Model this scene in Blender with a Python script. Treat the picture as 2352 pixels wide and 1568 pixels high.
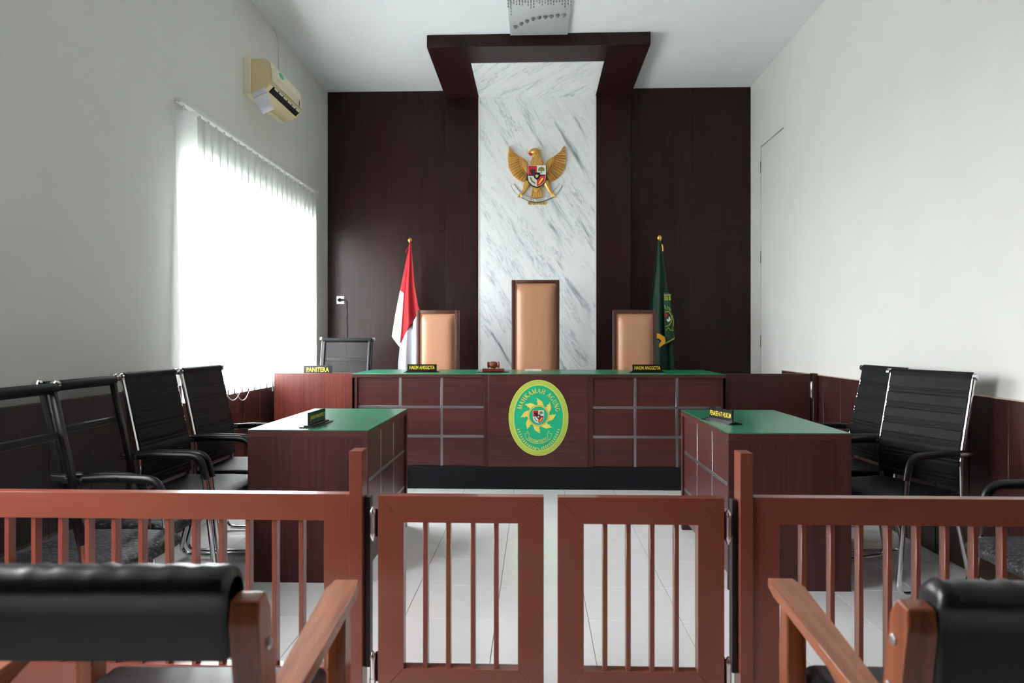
import bpy, bmesh, math, random
from mathutils import Vector, Matrix
random.seed(7)
PI = math.pi
for o in list(bpy.data.objects): bpy.data.objects.remove(o, do_unlink=True)
scene = bpy.context.scene
COL = scene.collection

# ------------------------------------------------------------ camera, world, exposure
YAW = math.atan(54 / 1568.0)
cd = bpy.data.cameras.new('camera'); cam = bpy.data.objects.new('camera', cd); COL.objects.link(cam)
cam.location = (0, 0, 1.215); cam.rotation_euler = (PI / 2, 0, YAW)
cd.sensor_width = 36; cd.lens = 24; cd.shift_y = -7 / 2352.0; cd.clip_start = 0.05
cd.dof.use_dof = True; cd.dof.focus_distance = 3.7; cd.dof.aperture_fstop = 3.6
scene.camera = cam
scene.view_settings.view_transform = 'Standard'; scene.view_settings.look = 'None'
scene.view_settings.gamma = 1; scene.view_settings.use_curve_mapping = False
scene.view_settings.exposure = 0.63
scene.cycles.use_denoising = True
scene.cycles.diffuse_bounces = 6
scene.cycles.max_bounces = 14
scene.cycles.transparent_max_bounces = 12
world = bpy.data.worlds.new('overcast_sky'); scene.world = world; world.use_nodes = True
bg = world.node_tree.nodes['Background']
bg.inputs[0].default_value = (0.965, 0.974, 1.0, 1); bg.inputs[1].default_value = 24

def portal(name, loc, sx, sz, facing):
    l = bpy.data.lights.new(name, 'AREA'); l.shape = 'RECTANGLE'; l.size = sx; l.size_y = sz
    l.cycles.is_portal = True
    o = bpy.data.objects.new(name, l); COL.objects.link(o); o.location = loc
    o.rotation_euler = Vector(facing).to_track_quat('-Z', 'Y').to_euler()
XL, XR, YB, YF, ZC = -2.25, 2.28, 7.35, -1.9, 3.88
W1 = (4.25, 6.86, 0.86, 2.43)          # window beside the bench: y0, y1, z0, z1
W2 = (.95, 2.0, 0.95, 2.6)          # window beside the public seats
portal('daylight_bench_window', (XL - .16, (W1[0] + W1[1]) / 2, (W1[2] + W1[3]) / 2), W1[3] - W1[2], W1[1] - W1[0], (1, 0, 0))
portal('daylight_seat_window', (XL - .16, (W2[0] + W2[1]) / 2, (W2[2] + W2[3]) / 2), W2[3] - W2[2], W2[1] - W2[0], (1, 0, 0))

# ------------------------------------------------------------ materials
def S(r, g, b):
    f = lambda v: (v / 255 / 12.92) if v / 255 <= .04045 else ((v / 255 + .055) / 1.055) ** 2.4
    return (f(r), f(g), f(b), 1)
def newmat(name):
    m = bpy.data.materials.new(name); m.use_nodes = True
    nt = m.node_tree; p = nt.nodes['Principled BSDF']
    return m, nt, p
def coords(nt, scale=(1, 1, 1), rot=(0, 0, 0), kind='Object'):
    tc = nt.nodes.new('ShaderNodeTexCoord'); mp = nt.nodes.new('ShaderNodeMapping')
    mp.inputs['Scale'].default_value = scale; mp.inputs['Rotation'].default_value = rot
    nt.links.new(tc.outputs[kind], mp.inputs['Vector']); return mp.outputs['Vector']
def noise(nt, vec, scale=5, detail=3, rough=.5, dist=0):
    n = nt.nodes.new('ShaderNodeTexNoise'); n.inputs['Scale'].default_value = scale
    n.inputs['Detail'].default_value = detail; n.inputs['Roughness'].default_value = rough
    n.inputs['Distortion'].default_value = dist
    nt.links.new(vec, n.inputs['Vector']); return n.outputs['Fac']
def ramp(nt, fac, stops):
    r = nt.nodes.new('ShaderNodeValToRGB'); e = r.color_ramp.elements
    e[0].position, e[0].color = stops[0]; e[1].position, e[1].color = stops[-1]
    for p, c in stops[1:-1]:
        k = e.new(p); k.color = c
    nt.links.new(fac, r.inputs['Fac']); return r.outputs['Color']
def bump(nt, p, fac, strength=.1, dist=.002):
    b = nt.nodes.new('ShaderNodeBump'); b.inputs['Strength'].default_value = strength
    b.inputs['Distance'].default_value = dist
    nt.links.new(fac, b.inputs['Height']); nt.links.new(b.outputs['Normal'], p.inputs['Normal'])
def plain(name, c, rough=.5, metal=0, spec=.5, var=.06, nscale=30, bmp=0, coat=0, stretch=(1, 1, 1)):
    m, nt, p = newmat(name)
    p.inputs['Roughness'].default_value = rough; p.inputs['Metallic'].default_value = metal
    p.inputs['Specular IOR Level'].default_value = spec; p.inputs['Coat Weight'].default_value = coat
    f = noise(nt, coords(nt, stretch), nscale, 3)
    lo = tuple(v * (1 - var) for v in c[:3]) + (1,); hi = tuple(min(1, v * (1 + var)) for v in c[:3]) + (1,)
    nt.links.new(ramp(nt, f, [(.3, lo), (.7, hi)]), p.inputs['Base Color'])
    if bmp: bump(nt, p, f, bmp)
    return m
def wood(name, c1, c2, axis, fine=90, rough=.4, spec=.5, coat=0):
    m, nt, p = newmat(name)
    sc = [fine, fine, fine]; sc[axis] = fine * .018
    f = noise(nt, coords(nt, tuple(sc)), 1.0, 4, .65)
    sc2 = [7, 7, 7]; sc2[axis] = .5
    g = noise(nt, coords(nt, tuple(sc2)), 1.0, 2, .5)
    mx = nt.nodes.new('ShaderNodeMath'); mx.operation = 'MULTIPLY_ADD'
    nt.links.new(g, mx.inputs[0]); mx.inputs[1].default_value = .45; nt.links.new(f, mx.inputs[2])
    nt.links.new(ramp(nt, mx.outputs[0], [(.5, c1), (.95, c2)]), p.inputs['Base Color'])
    p.inputs['Roughness'].default_value = rough; p.inputs['Specular IOR Level'].default_value = spec
    p.inputs['Coat Weight'].default_value = coat; p.inputs['Coat Roughness'].default_value = .12
    bump(nt, p, f, .05, .001)
    return m
M = {}
M['wall'] = plain('painted_plaster', S(222, 222, 217), .75, var=.015, nscale=3, bmp=.02)
M['ceil'] = plain('ceiling_paint', S(240, 242, 245), .85, var=.01, nscale=2)
M['panelZ'] = wood('dark_laminate_vertical', S(30, 15, 14), S(48, 27, 25), 2, 110, .36, .2)
M['benchX'] = wood('mahogany_laminate_horizontal', S(60, 27, 26), S(88, 43, 40), 0, 80, .35)
M['benchY'] = wood('mahogany_laminate_depthwise', S(60, 27, 26), S(88, 43, 40), 1, 80, .35)
M['deskZ'] = wood('mahogany_laminate_vertical', S(56, 27, 26), S(80, 42, 40), 2, 80, .38, .32)
M['gateZ'] = wood('red_mahogany_vertical', S(88, 34, 30), S(122, 56, 50), 2, 70, .32)
M['wains'] = wood('wainscot_laminate', S(46, 22, 20), S(68, 36, 33), 2, 80, .35)
M['green'] = plain('green_laminate', S(24, 116, 84), .3, var=.05, nscale=60, spec=.6)
M['steel'] = plain('brushed_steel', S(178, 178, 182), .32, metal=1, var=.05, nscale=40)
M['stainless'] = plain('polished_stainless', S(228, 226, 224), .22, metal=.9, var=.03)
M['chrome'] = plain('chrome', S(225, 225, 228), .09, metal=1, var=.02)
M['black_carpet'] = plain('black_carpet', S(26, 27, 30), .9, var=.2, nscale=300, bmp=.3, spec=.2)
M['black_gap'] = plain('black_gap', S(22, 16, 15), .7, var=.05)
M['enamel'] = plain('red_brown_enamel', S(124, 63, 49), .3, var=.05, nscale=9, bmp=.015, coat=.25)
M['leather'] = plain('black_leather', S(17, 18, 21), .58, var=.12, nscale=140, bmp=.08, spec=.2)
M['vinyl'] = plain('black_vinyl', S(15, 16, 19), .34, var=.1, nscale=24, bmp=.12, spec=.5)
M['plastic'] = plain('black_plastic', S(15, 15, 18), .35, var=.08, nscale=60)
M['tanleather'] = plain('tan_leather', S(186, 134, 102), .42, var=.04, nscale=60, bmp=.05)
M['frame'] = wood('dark_chair_wood', S(58, 30, 24), S(92, 52, 42), 2, 60, .35)
M['teak'] = wood('varnished_teak_lengthwise', S(106, 54, 30), S(164, 94, 58), 1, 50, .34, coat=.3)
M['teakZ'] = wood('varnished_teak_upright', S(100, 48, 24), S(150, 80, 44), 2, 50, .34, coat=.3)
M['teakX'] = wood('varnished_teak_crosswise', S(100, 48, 24), S(150, 80, 44), 0, 50, .34, coat=.3)
M['gold'] = plain('gilded_paint', S(222, 172, 92), .32, metal=.55, var=.1, nscale=90, bmp=.05)
M['brass'] = plain('polished_brass', S(214, 170, 84), .25, metal=.9, var=.04)
M['white'] = plain('white_plastic', S(232, 232, 230), .4, var=.02)
M['paper'] = plain('paper', S(226, 226, 234), .8, var=.02)
M['cream'] = plain('yellowed_plastic', S(220, 202, 160), .45, var=.03, nscale=12)
M['cream2'] = plain('pale_yellowed_plastic', S(232, 222, 196), .45, var=.03, nscale=12)
M['creamstrip'] = plain('cream_edge_strip', S(206, 186, 168), .6, var=.04)
M['red'] = plain('red_cloth', S(168, 14, 28), .75, var=.06, nscale=40)
M['whitecloth'] = plain('white_cloth', S(232, 230, 238), .8, var=.03, nscale=40)
M['greencloth'] = plain('dark_green_cloth', S(4, 48, 32), .75, var=.1, nscale=40)
M['greencloth2'] = plain('paler_green_cloth', S(20, 72, 50), .75, var=.1, nscale=40)
M['yellow'] = plain('yellow_paint', S(238, 208, 58), .5, var=.03)
M['paleyellow'] = plain('pale_yellow_print', S(240, 222, 104), .5, var=.02)
M['lime'] = plain('lime_print', S(152, 216, 84), .5, var=.02)
M['emerald'] = plain('emerald_print', S(14, 182, 130), .5, var=.02)
M['olive'] = plain('olive_print', S(120, 130, 60), .5, var=.02)
M['flagyellow'] = plain('flag_yellow', S(236, 168, 20), .6, var=.05)
M['dimyellow'] = plain('flag_olive_print', S(150, 160, 60), .7, var=.05)
M['pred'] = plain('red_print', S(200, 30, 44), .5, var=.03)
M['pwhite'] = plain('white_print', S(236, 236, 230), .5, var=.03)
M['pblack'] = plain('black_print', S(16, 16, 18), .5, var=.03)
M['sign'] = plain('sign_black', S(14, 16, 16), .25, var=.05)
M['gavel'] = plain('red_gavel_wood', S(112, 46, 26), .25, var=.2, nscale=20, coat=.4)
M['darkmetal'] = plain('dark_metal', S(52, 42, 42), .45, metal=.4, var=.06)
M['grout'] = plain('tile_grout', S(128, 128, 124), .8, var=.08)
M['grass'] = plain('outdoor_ground', S(150, 152, 146), .9, var=.2, nscale=2)
M['leaf'] = plain('hedge_leaves', S(96, 128, 62), .7, var=.3, nscale=8)
M['alu'] = plain('white_aluminium', S(222, 222, 220), .4, var=.02)
M['mirror'] = plain('silvered_plate', S(206, 209, 212), .42, metal=.35, var=.06, nscale=6)
# white glossy floor tile
m, nt, p = newmat('white_glazed_tile')
f = noise(nt, coords(nt), 2.2, 4)
nt.links.new(ramp(nt, f, [(.3, S(240, 240, 240)), (.7, S(247, 247, 247))]), p.inputs['Base Color'])
p.inputs['Roughness'].default_value = .13; p.inputs['Specular IOR Level'].default_value = .55
M['tile'] = m
# marble
m, nt, p = newmat('grey_veined_marble')
v = coords(nt, (1, 1, 1), (0, math.radians(32), 0))
mp2 = nt.nodes.new('ShaderNodeMapping'); mp2.inputs['Scale'].default_value = (13, 4, 2.0)
nt.links.new(v, mp2.inputs['Vector'])
n1 = noise(nt, mp2.outputs['Vector'], 1.0, 6, .62, .35)
n2 = noise(nt, coords(nt), 1.7, 3)
ab = nt.nodes.new('ShaderNodeMath'); ab.operation = 'SUBTRACT'; nt.links.new(n1, ab.inputs[0]); ab.inputs[1].default_value = .5
ab2 = nt.nodes.new('ShaderNodeMath'); ab2.operation = 'ABSOLUTE'; nt.links.new(ab.outputs[0], ab2.inputs[0])
n3 = noise(nt, mp2.outputs['Vector'], .45, 3, .6, .2)
vein = ramp(nt, n1, [(.29, S(132, 138, 146)), (.385, S(214, 218, 221)), (.455, S(243, 245, 246)), (.75, S(248, 249, 250))])
thin = ramp(nt, ab2.outputs[0], [(.0, (.55, .57, .6, 1)), (.022, (1, 1, 1, 1))])
mask = ramp(nt, n3, [(.46, (0, 0, 0, 1)), (.62, (1, 1, 1, 1))])
mixm = nt.nodes.new('ShaderNodeMix'); mixm.data_type = 'RGBA'; mixm.blend_type = 'MULTIPLY'
nt.links.new(mask, mixm.inputs['Factor']); nt.links.new(vein, mixm.inputs[6]); nt.links.new(thin, mixm.inputs[7])
nt.links.new(mixm.outputs[2], p.inputs['Base Color']); p.inputs['Roughness'].default_value = .3
M['marble'] = m
# seat weave
m, nt, p = newmat('woven_black_fabric')
ck = nt.nodes.new('ShaderNodeTexVoronoi'); ck.inputs['Scale'].default_value = 95
nt.links.new(coords(nt, (1, .55, 1)), ck.inputs['Vector'])
nt.links.new(ramp(nt, ck.outputs['Distance'], [(.1, S(86, 84, 90)), (.5, S(14, 14, 17))]), p.inputs['Base Color'])
p.inputs['Roughness'].default_value = .6; bump(nt, p, ck.outputs['Distance'], .5, .003)
M['weave'] = m
# sheer mesh of chair backs, blind cloth, glass
def layered(name, base, transp, c=(0, 0, 0, 1)):
    m, nt, p = newmat(name)
    tr = nt.nodes.new('ShaderNodeBsdfTransparent'); tr.inputs[0].default_value = (1, 1, 1, 1)
    mx = nt.nodes.new('ShaderNodeMixShader'); mx.inputs[0].default_value = transp
    out = nt.nodes['Material Output']
    nt.links.new(base(nt, p), mx.inputs[1]); nt.links.new(tr.outputs[0], mx.inputs[2])
    nt.links.new(mx.outputs[0], out.inputs['Surface']); return m
def _mesh(nt, p):
    f = noise(nt, coords(nt), 60, 2)
    nt.links.new(ramp(nt, f, [(.3, S(15, 15, 18)), (.7, S(24, 24, 28))]), p.inputs['Base Color'])
    p.inputs['Roughness'].default_value = .5; return p.outputs[0]
M['meshback'] = layered('sheer_black_mesh', _mesh, .45)
def _blind(nt, p):
    f = noise(nt, coords(nt, (1, 1, .3)), 240, 2)
    c = ramp(nt, f, [(.3, S(222, 226, 227)), (.7, S(234, 238, 239))])
    t = nt.nodes.new('ShaderNodeBsdfTranslucent'); nt.links.new(c, t.inputs[0])
    d = nt.nodes.new('ShaderNodeBsdfDiffuse'); nt.links.new(c, d.inputs[0])
    x = nt.nodes.new('ShaderNodeMixShader'); x.inputs[0].default_value = .65
    nt.links.new(d.outputs[0], x.inputs[1]); nt.links.new(t.outputs[0], x.inputs[2]); return x.outputs[0]
M['blind'] = layered('sheer_blind_cloth', _blind, .18)
def _glass(nt, p):
    g = nt.nodes.new('ShaderNodeBsdfGlossy'); g.inputs['Roughness'].default_value = .03; return g.outputs[0]
M['glass'] = layered('window_glass', _glass, .93)
def _crystal(nt, p):
    p.inputs['Base Color'].default_value = S(200, 205, 205); p.inputs['Roughness'].default_value = .08
    p.inputs['Metallic'].default_value = .6; return p.outputs[0]
M['crystal'] = layered('cut_glass', _crystal, .12)

# ------------------------------------------------------------ mesh helpers
def nb(): return bmesh.new()
def bx(bm, x0, x1, y0, y1, z0, z1, bev=0, seg=2):
    r = bmesh.ops.create_cube(bm, size=1)
    vs = r['verts']
    for v in vs:
        v.co = Vector(((x0 + x1) / 2 + v.co.x * (x1 - x0), (y0 + y1) / 2 + v.co.y * (y1 - y0), (z0 + z1) / 2 + v.co.z * (z1 - z0)))
    if bev:
        es = list({e for v in vs for e in v.link_edges})
        bmesh.ops.bevel(bm, geom=es, offset=bev, segments=seg, affect='EDGES', profile=.5)
    return bm
def fillet(pts, rad, n=5):
    pts = [Vector(q) for q in pts]; out = [pts[0]]
    for i in range(1, len(pts) - 1):
        a, b, c = pts[i - 1], pts[i], pts[i + 1]
        r = rad[i - 1] if isinstance(rad, (list, tuple)) else rad
        d1, d2 = (a - b), (c - b); l = min(r, d1.length * .49, d2.length * .49)
        p0, p1 = b + d1.normalized() * l, b + d2.normalized() * l
        for k in range(n + 1):
            t = k / n; out.append(p0 * (1 - t) ** 2 + b * 2 * t * (1 - t) + p1 * t * t)
    out.append(pts[-1]); return out
def tube(bm, pts, r, seg=10, flat=1.0, up=None):
    pts = [Vector(q) for q in pts]; n = len(pts)
    tans = [((pts[min(i + 1, n - 1)] - pts[max(i - 1, 0)]).normalized()) for i in range(n)]
    ref = Vector(up) if up else (Vector((0, 0, 1)) if abs(tans[0].z) < .9 else Vector((1, 0, 0)))
    a = tans[0].cross(ref).normalized(); rings = []
    for i in range(n):
        t = tans[i]; a = (a - t * a.dot(t)).normalized(); b = t.cross(a)
        rr = r[i] if isinstance(r, (list, tuple)) else r
        rings.append([bm.verts.new(pts[i] + a * (math.cos(2 * PI * k / seg) * rr) + b * (math.sin(2 * PI * k / seg) * rr * flat)) for k in range(seg)])
    for i in range(n - 1):
        for k in range(seg):
            bm.faces.new((rings[i][k], rings[i][(k + 1) % seg], rings[i + 1][(k + 1) % seg], rings[i + 1][k]))
    bm.faces.new(list(reversed(rings[0]))); bm.faces.new(rings[-1])
    return bm
def lathe(bm, prof, c=(0, 0, 0), axis='Z', seg=20):
    c = Vector(c); rings = []
    for r, h in prof:
        ring = []
        for k in range(seg):
            a = 2 * PI * k / seg; x, y = math.cos(a) * max(r, 1e-5), math.sin(a) * max(r, 1e-5)
            ring.append(bm.verts.new(c + (Vector((x, y, h)) if axis == 'Z' else Vector((h, x, y)) if axis == 'X' else Vector((x, h, y)))))
        rings.append(ring)
    for i in range(len(rings) - 1):
        for k in range(seg):
            bm.faces.new((rings[i][k], rings[i][(k + 1) % seg], rings[i + 1][(k + 1) % seg], rings[i + 1][k]))
    bm.faces.new(rings[0]); bm.faces.new(rings[-1])
    return bm
def poly(bm, pts, d0, d1, f):
    """extruded polygon; f(a, b, d) -> point"""
    A = [bm.verts.new(f(a, b, d0)) for a, b in pts]; B = [bm.verts.new(f(a, b, d1)) for a, b in pts]
    bm.faces.new(A); bm.faces.new(list(reversed(B)))
    n = len(pts)
    for i in range(n): bm.faces.new((A[i], B[i], B[(i + 1) % n], A[(i + 1) % n]))
    return bm
def grid(bm, rows):
    V = [[bm.verts.new(Vector(q)) for q in r] for r in rows]
    for i in range(len(V) - 1):
        for j in range(len(V[0]) - 1):
            bm.faces.new((V[i][j], V[i][j + 1], V[i + 1][j + 1], V[i + 1][j]))
    return bm
def obj(name, bm, mat, parent=None, smooth=False, ang=40, flat=False):
    bmesh.ops.recalc_face_normals(bm, faces=bm.faces[:])
    me = bpy.data.meshes.new(name); bm.to_mesh(me); bm.free()
    me.materials.append(M[mat] if isinstance(mat, str) else mat)
    if smooth:
        for q in me.polygons: q.use_smooth = True
        me.set_sharp_from_angle(angle=math.radians(ang))
    o = bpy.data.objects.new(name, me); COL.objects.link(o)
    if parent: o.parent = parent
    if flat:
        wn = o.modifiers.new('flat_faces', 'WEIGHTED_NORMAL'); wn.keep_sharp = True; wn.weight = 100
    return o
def box(name, mat, x0, x1, y0, y1, z0, z1, bev=0, parent=None, seg=2):
    return obj(name, bx(nb(), x0, x1, y0, y1, z0, z1, bev, seg), mat, parent, smooth=bool(bev), flat=bool(bev) and seg > 1)
def empty(name, loc=(0, 0, 0), rz=0):
    o = bpy.data.objects.new(name, None); COL.objects.link(o); o.location = loc; o.rotation_euler = (0, 0, rz)
    o.empty_display_size = .1; return o
def tag(o, label, cat, group=None):
    o['label'] = label; o['category'] = cat
    if group: o['group'] = group
    return o
def struct(o): o['kind'] = 'structure'; return o
def copy_tree(o, parent=None):
    c = o.copy(); COL.objects.link(c); c.parent = parent
    for ch in list(o.children): copy_tree(ch, c)
    return c
def solidify(o, t):
    md = o.modifiers.new('thickness', 'SOLIDIFY'); md.thickness = t; md.offset = 0; return o
_fonts = {}
def text_shape(s, offset=0):
    """mesh of a short text in unit size: (verts2d, faces, width, height)"""
    key = (s, offset)
    if key in _fonts: return _fonts[key]
    cu = bpy.data.curves.new('t', 'FONT'); cu.body = s; cu.size = 1; cu.offset = offset; cu.resolution_u = 3
    to = bpy.data.objects.new('t', cu); COL.objects.link(to)
    dg = bpy.context.evaluated_depsgraph_get(); me = bpy.data.meshes.new_from_object(to.evaluated_get(dg))
    vs = [(v.co.x, v.co.y) for v in me.vertices]; fs = [tuple(q.vertices) for q in me.polygons]
    bpy.data.objects.remove(to, do_unlink=True); bpy.data.curves.remove(cu); bpy.data.meshes.remove(me)
    x0 = min(v[0] for v in vs); x1 = max(v[0] for v in vs); y0 = min(v[1] for v in vs); y1 = max(v[1] for v in vs)
    vs = [(v[0] - x0, v[1] - y0) for v in vs]
    _fonts[key] = (vs, fs, x1 - x0, y1 - y0); return _fonts[key]
def put_text(bm, s, w, h, f, offset=.012, d=0):
    """fit text in w x h centred at 0,0 and map by f(a, b, d)"""
    vs, fs, tw, th = text_shape(s, offset)
    V = [bm.verts.new(f((x / tw - .5) * w, (y / th - .5) * h, d)) for x, y in vs]
    for q in fs:
        try: bm.faces.new([V[i] for i in q])
        except ValueError: pass

# ------------------------------------------------------------ the room
T = .16
struct(box('floor', 'grout', XL - T, XR + T, YF - T, YB + T, -.1, -.004))
floor = bpy.data.objects['floor']
tile_me = None
TX0, TY0, TS = .229, 3.35, .4
k = 0
for i in range(-7, 6):
    for j in range(-8, 6):
        x, y = TX0 + i * TS, TY0 + j * TS
        xa, xb = max(x, XL), min(x + TS, XR); ya, yb = y, min(y + TS, 5.5)
        if xb - xa < .02 or yb - ya < .02: continue
        full = xb - xa > TS - .001 and yb - ya > TS - .001
        if full and tile_me:
            o = bpy.data.objects.new('tile', tile_me); COL.objects.link(o); o.parent = floor
        else:
            o = obj('tile', bx(nb(), .0012, xb - xa - .0012, .0012, yb - ya - .0012, -.01, 0, .0012, 1), 'tile', floor)
            if full: tile_me = o.data
        o.location = (xa, ya, 0)
struct(box('ceiling', 'ceil', XL - T, XR + T, YF - T, YB + T, ZC, ZC + .12))
bm = nb()                                      # left wall with its two window openings
ys = [YF - T, W2[0], W2[1], W1[0], W1[1], YB + T]
for a, b, w in ((ys[0], ys[1], None), (ys[1], ys[2], W2), (ys[2], ys[3], None), (ys[3], ys[4], W1), (ys[4], ys[5], None)):
    if not w: bx(bm, XL - T, XL, a, b, -.02, ZC)
    else:
        bx(bm, XL - T, XL, a, b, -.02, w[2]); bx(bm, XL - T, XL, a, b, w[3], ZC)
struct(obj('wall_left', bm, 'wall'))
DY0, DY1, DZ = 6.36, 7.0, 3.16
bm = nb()                                      # right wall with the door opening
bx(bm, XR, XR + T, YF - T, DY0, -.02, ZC); bx(bm, XR, XR + T, DY1, YB + T, -.02, ZC); bx(bm, XR, XR + T, DY0, DY1, DZ, ZC)
bx(bm, XR + .06, XR + T, DY0, DY1, -.02, DZ)
struct(obj('wall_right', bm, 'wall'))
struct(box('wall_back', 'wall', XL - T, XR + T, YB, YB + T, -.02, ZC))
struct(box('wall_front', 'panelZ', XL - T, XR + T, YF - T, YF, -.02, ZC))  # unseen wall behind the camera, set near and dark to cut bounced light
# flush white door in the right wall
d = box('door_1', 'wall', XR + .004, XR + .05, DY0 + .012, DY1 - .006, .19, DZ - .012, .002); struct(d)
for z in (2.95, 2.036, 1.186):
    bm = nb(); lathe(bm, [(.004, -.06), (.004, .06)], (XR - .002, DY1 - .003, z), seg=8); obj('hinge', bm, 'grout', d, True)
# windows
for n, w, mull in (('window_1', W1, (5.12, 5.99)), ('window_2', W2, (1.475,))):
    win = empty(n); struct(win)
    xa, xb = XL - .12, XL - .07
    for a, b, c, e in ((w[0], w[0] + .05, w[2], w[3]), (w[1] - .05, w[1], w[2], w[3]), (w[0] + .05, w[1] - .05, w[2], w[2] + .05), (w[0] + .05, w[1] - .05, w[3] - .05, w[3])):
        box('window_frame', 'alu', xa, xb, a, b, c, e, .004, win)
    for q in mull: box('mullion', 'alu', xa, xb, q - .025, q + .025, w[2] + .05, w[3] - .05, .004, win)
    ed = [w[0] + .05] + [v for q in mull for v in (q - .025, q + .025)] + [w[1] - .05]
    for i in range(0, len(ed), 2):
        box('pane', 'glass', xa + .022, xa + .026, ed[i], ed[i + 1], w[2] + .05, w[3] - .05, 0, win)
    box('window_sill', 'white', XL - T, XL + .012, w[0], w[1], w[2] - .02, w[2] + .002, .003, win)
# outside
struct(box('ground', 'grass', -40, 40, -40, 40, -.5, -.35))
bm = nb()
for i in range(700):
    c = Vector((-4.4 + random.uniform(-.5, .5), random.uniform(2, 9.5), random.uniform(-.35, .95) ** 1 + 0))
    if c.z > .3: c.x *= 1
    n = Vector((random.gauss(0, 1), random.gauss(0, 1), random.gauss(0, 1))).normalized(); a = n.orthogonal().normalized(); b = n.cross(a)
    s = random.uniform(.05, .12)
    vs = [bm.verts.new(c + a * s * u + b * s * .5 * v) for u, v in ((-1, 0), (0, -1), (1, 0), (0, 1))]
    bm.faces.new(vs)
h = obj('hedge', bm, 'leaf'); tag(h, 'sunlit green hedge outside seen through the slit beside the blinds', 'hedge'); h['kind'] = 'stuff'
# raised platform behind the bench
struct(box('platform', 'black_carpet', XL, XR, 5.5, YB, 0, .18))
# dark wall boards
bw = bpy.data.objects['wall_back']
def boards(x0, x1, cuts):
    xs = [x0] + cuts + [x1]
    for i in range(len(xs) - 1):
        for za, zb in ((.18, 2.3396), (2.34, ZC)):
            box('panel', 'panelZ', xs[i] + .0003, xs[i + 1] - .0003, YB - .03, YB, za, zb, 0, bw)
boards(XL, -.955, [-1.03 - .2])
boards(1.0, XR, [1.0 + .64])
# pillar and ceiling canopy with marble inlay
can = empty('trim_1'); struct(can)
CX0, CX1, MX0, MX1 = -.955, 1.0, -.598, .632
PY, CY, CZ = 7.22, 5.97, 3.77
box('pillar_panel', 'panelZ', CX0, MX0, PY, YB, .18, CZ, .002, can, 1)
box('pillar_panel', 'panelZ', MX1, CX1, PY, YB, .18, CZ, .002, can, 1)
box('canopy_board', 'panelZ', CX0, MX0, CY, YB, CZ, ZC, .002, can, 1)
box('canopy_board', 'panelZ', MX1, CX1, CY, YB, CZ, ZC, .002, can, 1)
box('canopy_board', 'panelZ', MX0, MX1, CY, 6.32, CZ, ZC, .002, can, 1)
box('marble_panel', 'marble', MX0, MX1, PY - .012, YB, .18, CZ - .004, .002, can, 1)
mo = box('marble_panel', 'marble', MX0, MX1, -.05, .058, -.444, .444, .002, can, 1); mo.location = (0, 6.764, ZC - .058); mo.rotation_euler = (-PI / 2, 0, 0)
for x in (MX0, MX1): box('edge_strip', 'white', x - .006, x + .006, PY - .016, PY - .008, .18, CZ - .004, 0, can)
# wainscot panels
for side, n in ((-1, 'trim_2'), (1, 'trim_3')):
    w = empty(n); struct(w)
    off = 4.855 if side < 0 else 4.84
    end = YB - .03 if side < 0 else DY0
    y = off - .3 * 40
    xw = XL if side < 0 else XR
    while y < end - .01:
        a, b = max(y, YF), min(y + .3, end); y += .3
        if b - a < .02: continue
        x0, x1 = (xw, xw + .02) if side < 0 else (xw - .02, xw)
        box('panel', 'wains', x0, x1, a + (.002 if side < 0 else .004), b - (.002 if side < 0 else .004), 0, .84 if side < 0 and b > W1[0] + .02 and a < W1[1] - .02 else .92, .0015, w, 1)
        if b > 1.5:
            x0, x1 = (xw, xw + .008) if side < 0 else (xw - .014, xw)
            box('groove_strip', 'black_gap' if side < 0 else 'creamstrip', x0, x1, b - .0035, b + .0035 if b < end else b, 0, .84 if side < 0 and W1[0] < b < W1[1] else .92, 0, w)
    x0, x1 = (xw, xw + .024) if side < 0 else (xw - .024, xw)
    for a, b in ([(YF, W1[0] - .1), (W1[1] + .1, end)] if side < 0 else [(YF, end)]): box('top_cap', 'wains' if side < 0 else 'creamstrip', x0, x1, a, b, .92, .925, .001, w, 1)

# ------------------------------------------------------------ judges' bench
BY, BB, BZ = 5.5, 6.25, .93
bench = empty('judges_bench', (0, 0, 0))
tag(bench, 'long dark wood judges bench with green top on the black platform', 'bench')
box('bench_top', 'green', -1.49, 1.516, BY, BB, BZ - .006, BZ, .001, bench, 1)
box('top_board', 'benchX', -1.49, 1.516, BY, BB, .898, BZ - .006, .001, bench, 1)
for x0, x1 in ((-1.49, -1.468), (1.494, 1.516)): box('side_panel', 'deskZ', x0, x1, BY, BB, .18, .898, .001, bench, 1)
box('center_panel', 'benchX', -.381, .421, BY - .004, BY + .03, .181, .924, .0015, bench, 1)
box('back_board', 'black_gap', -1.468, 1.494, BY + .05, BY + .07, .181, .898, 0, bench)
def front_section(xa, xb, strips):
    # frame stiles, nine recessed panels, steel strips
    box('stile', 'deskZ', xa, xa + .040, BY, BY + .05, .181, .898, .001, bench, 1)
    box('stile', 'deskZ', xb - .036, xb, BY, BY + .05, .181, .898, .001, bench, 1)
    ia, ib = xa + .040, xb - .036
    xs = [ia] + [q for s in strips for q in s] + [ib]
    zs = [.181, .411, .433, .648, .669, .898]
    for c in range(3):
        for r in range(3):
            box('panel', 'benchX', xs[2 * c] + .0008, xs[2 * c + 1] - .0008, BY + .018, BY + .05, zs[2 * r] + .0008, zs[2 * r + 1] - .0008, .0015, bench, 1)
    for s in strips: box('steel_strip', 'steel', s[0], s[1], BY + .0175, BY + .05, .181, .898, .001, bench, 1)
    for z0, z1 in ((.411, .433), (.648, .669)): box('steel_strip', 'steel', ia, ib, BY + .017, BY + .05, z0, z1, .001, bench, 1)
front_section(-1.49, -.381, [(-1.110, -1.088), (-.771, -.750)])
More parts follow.
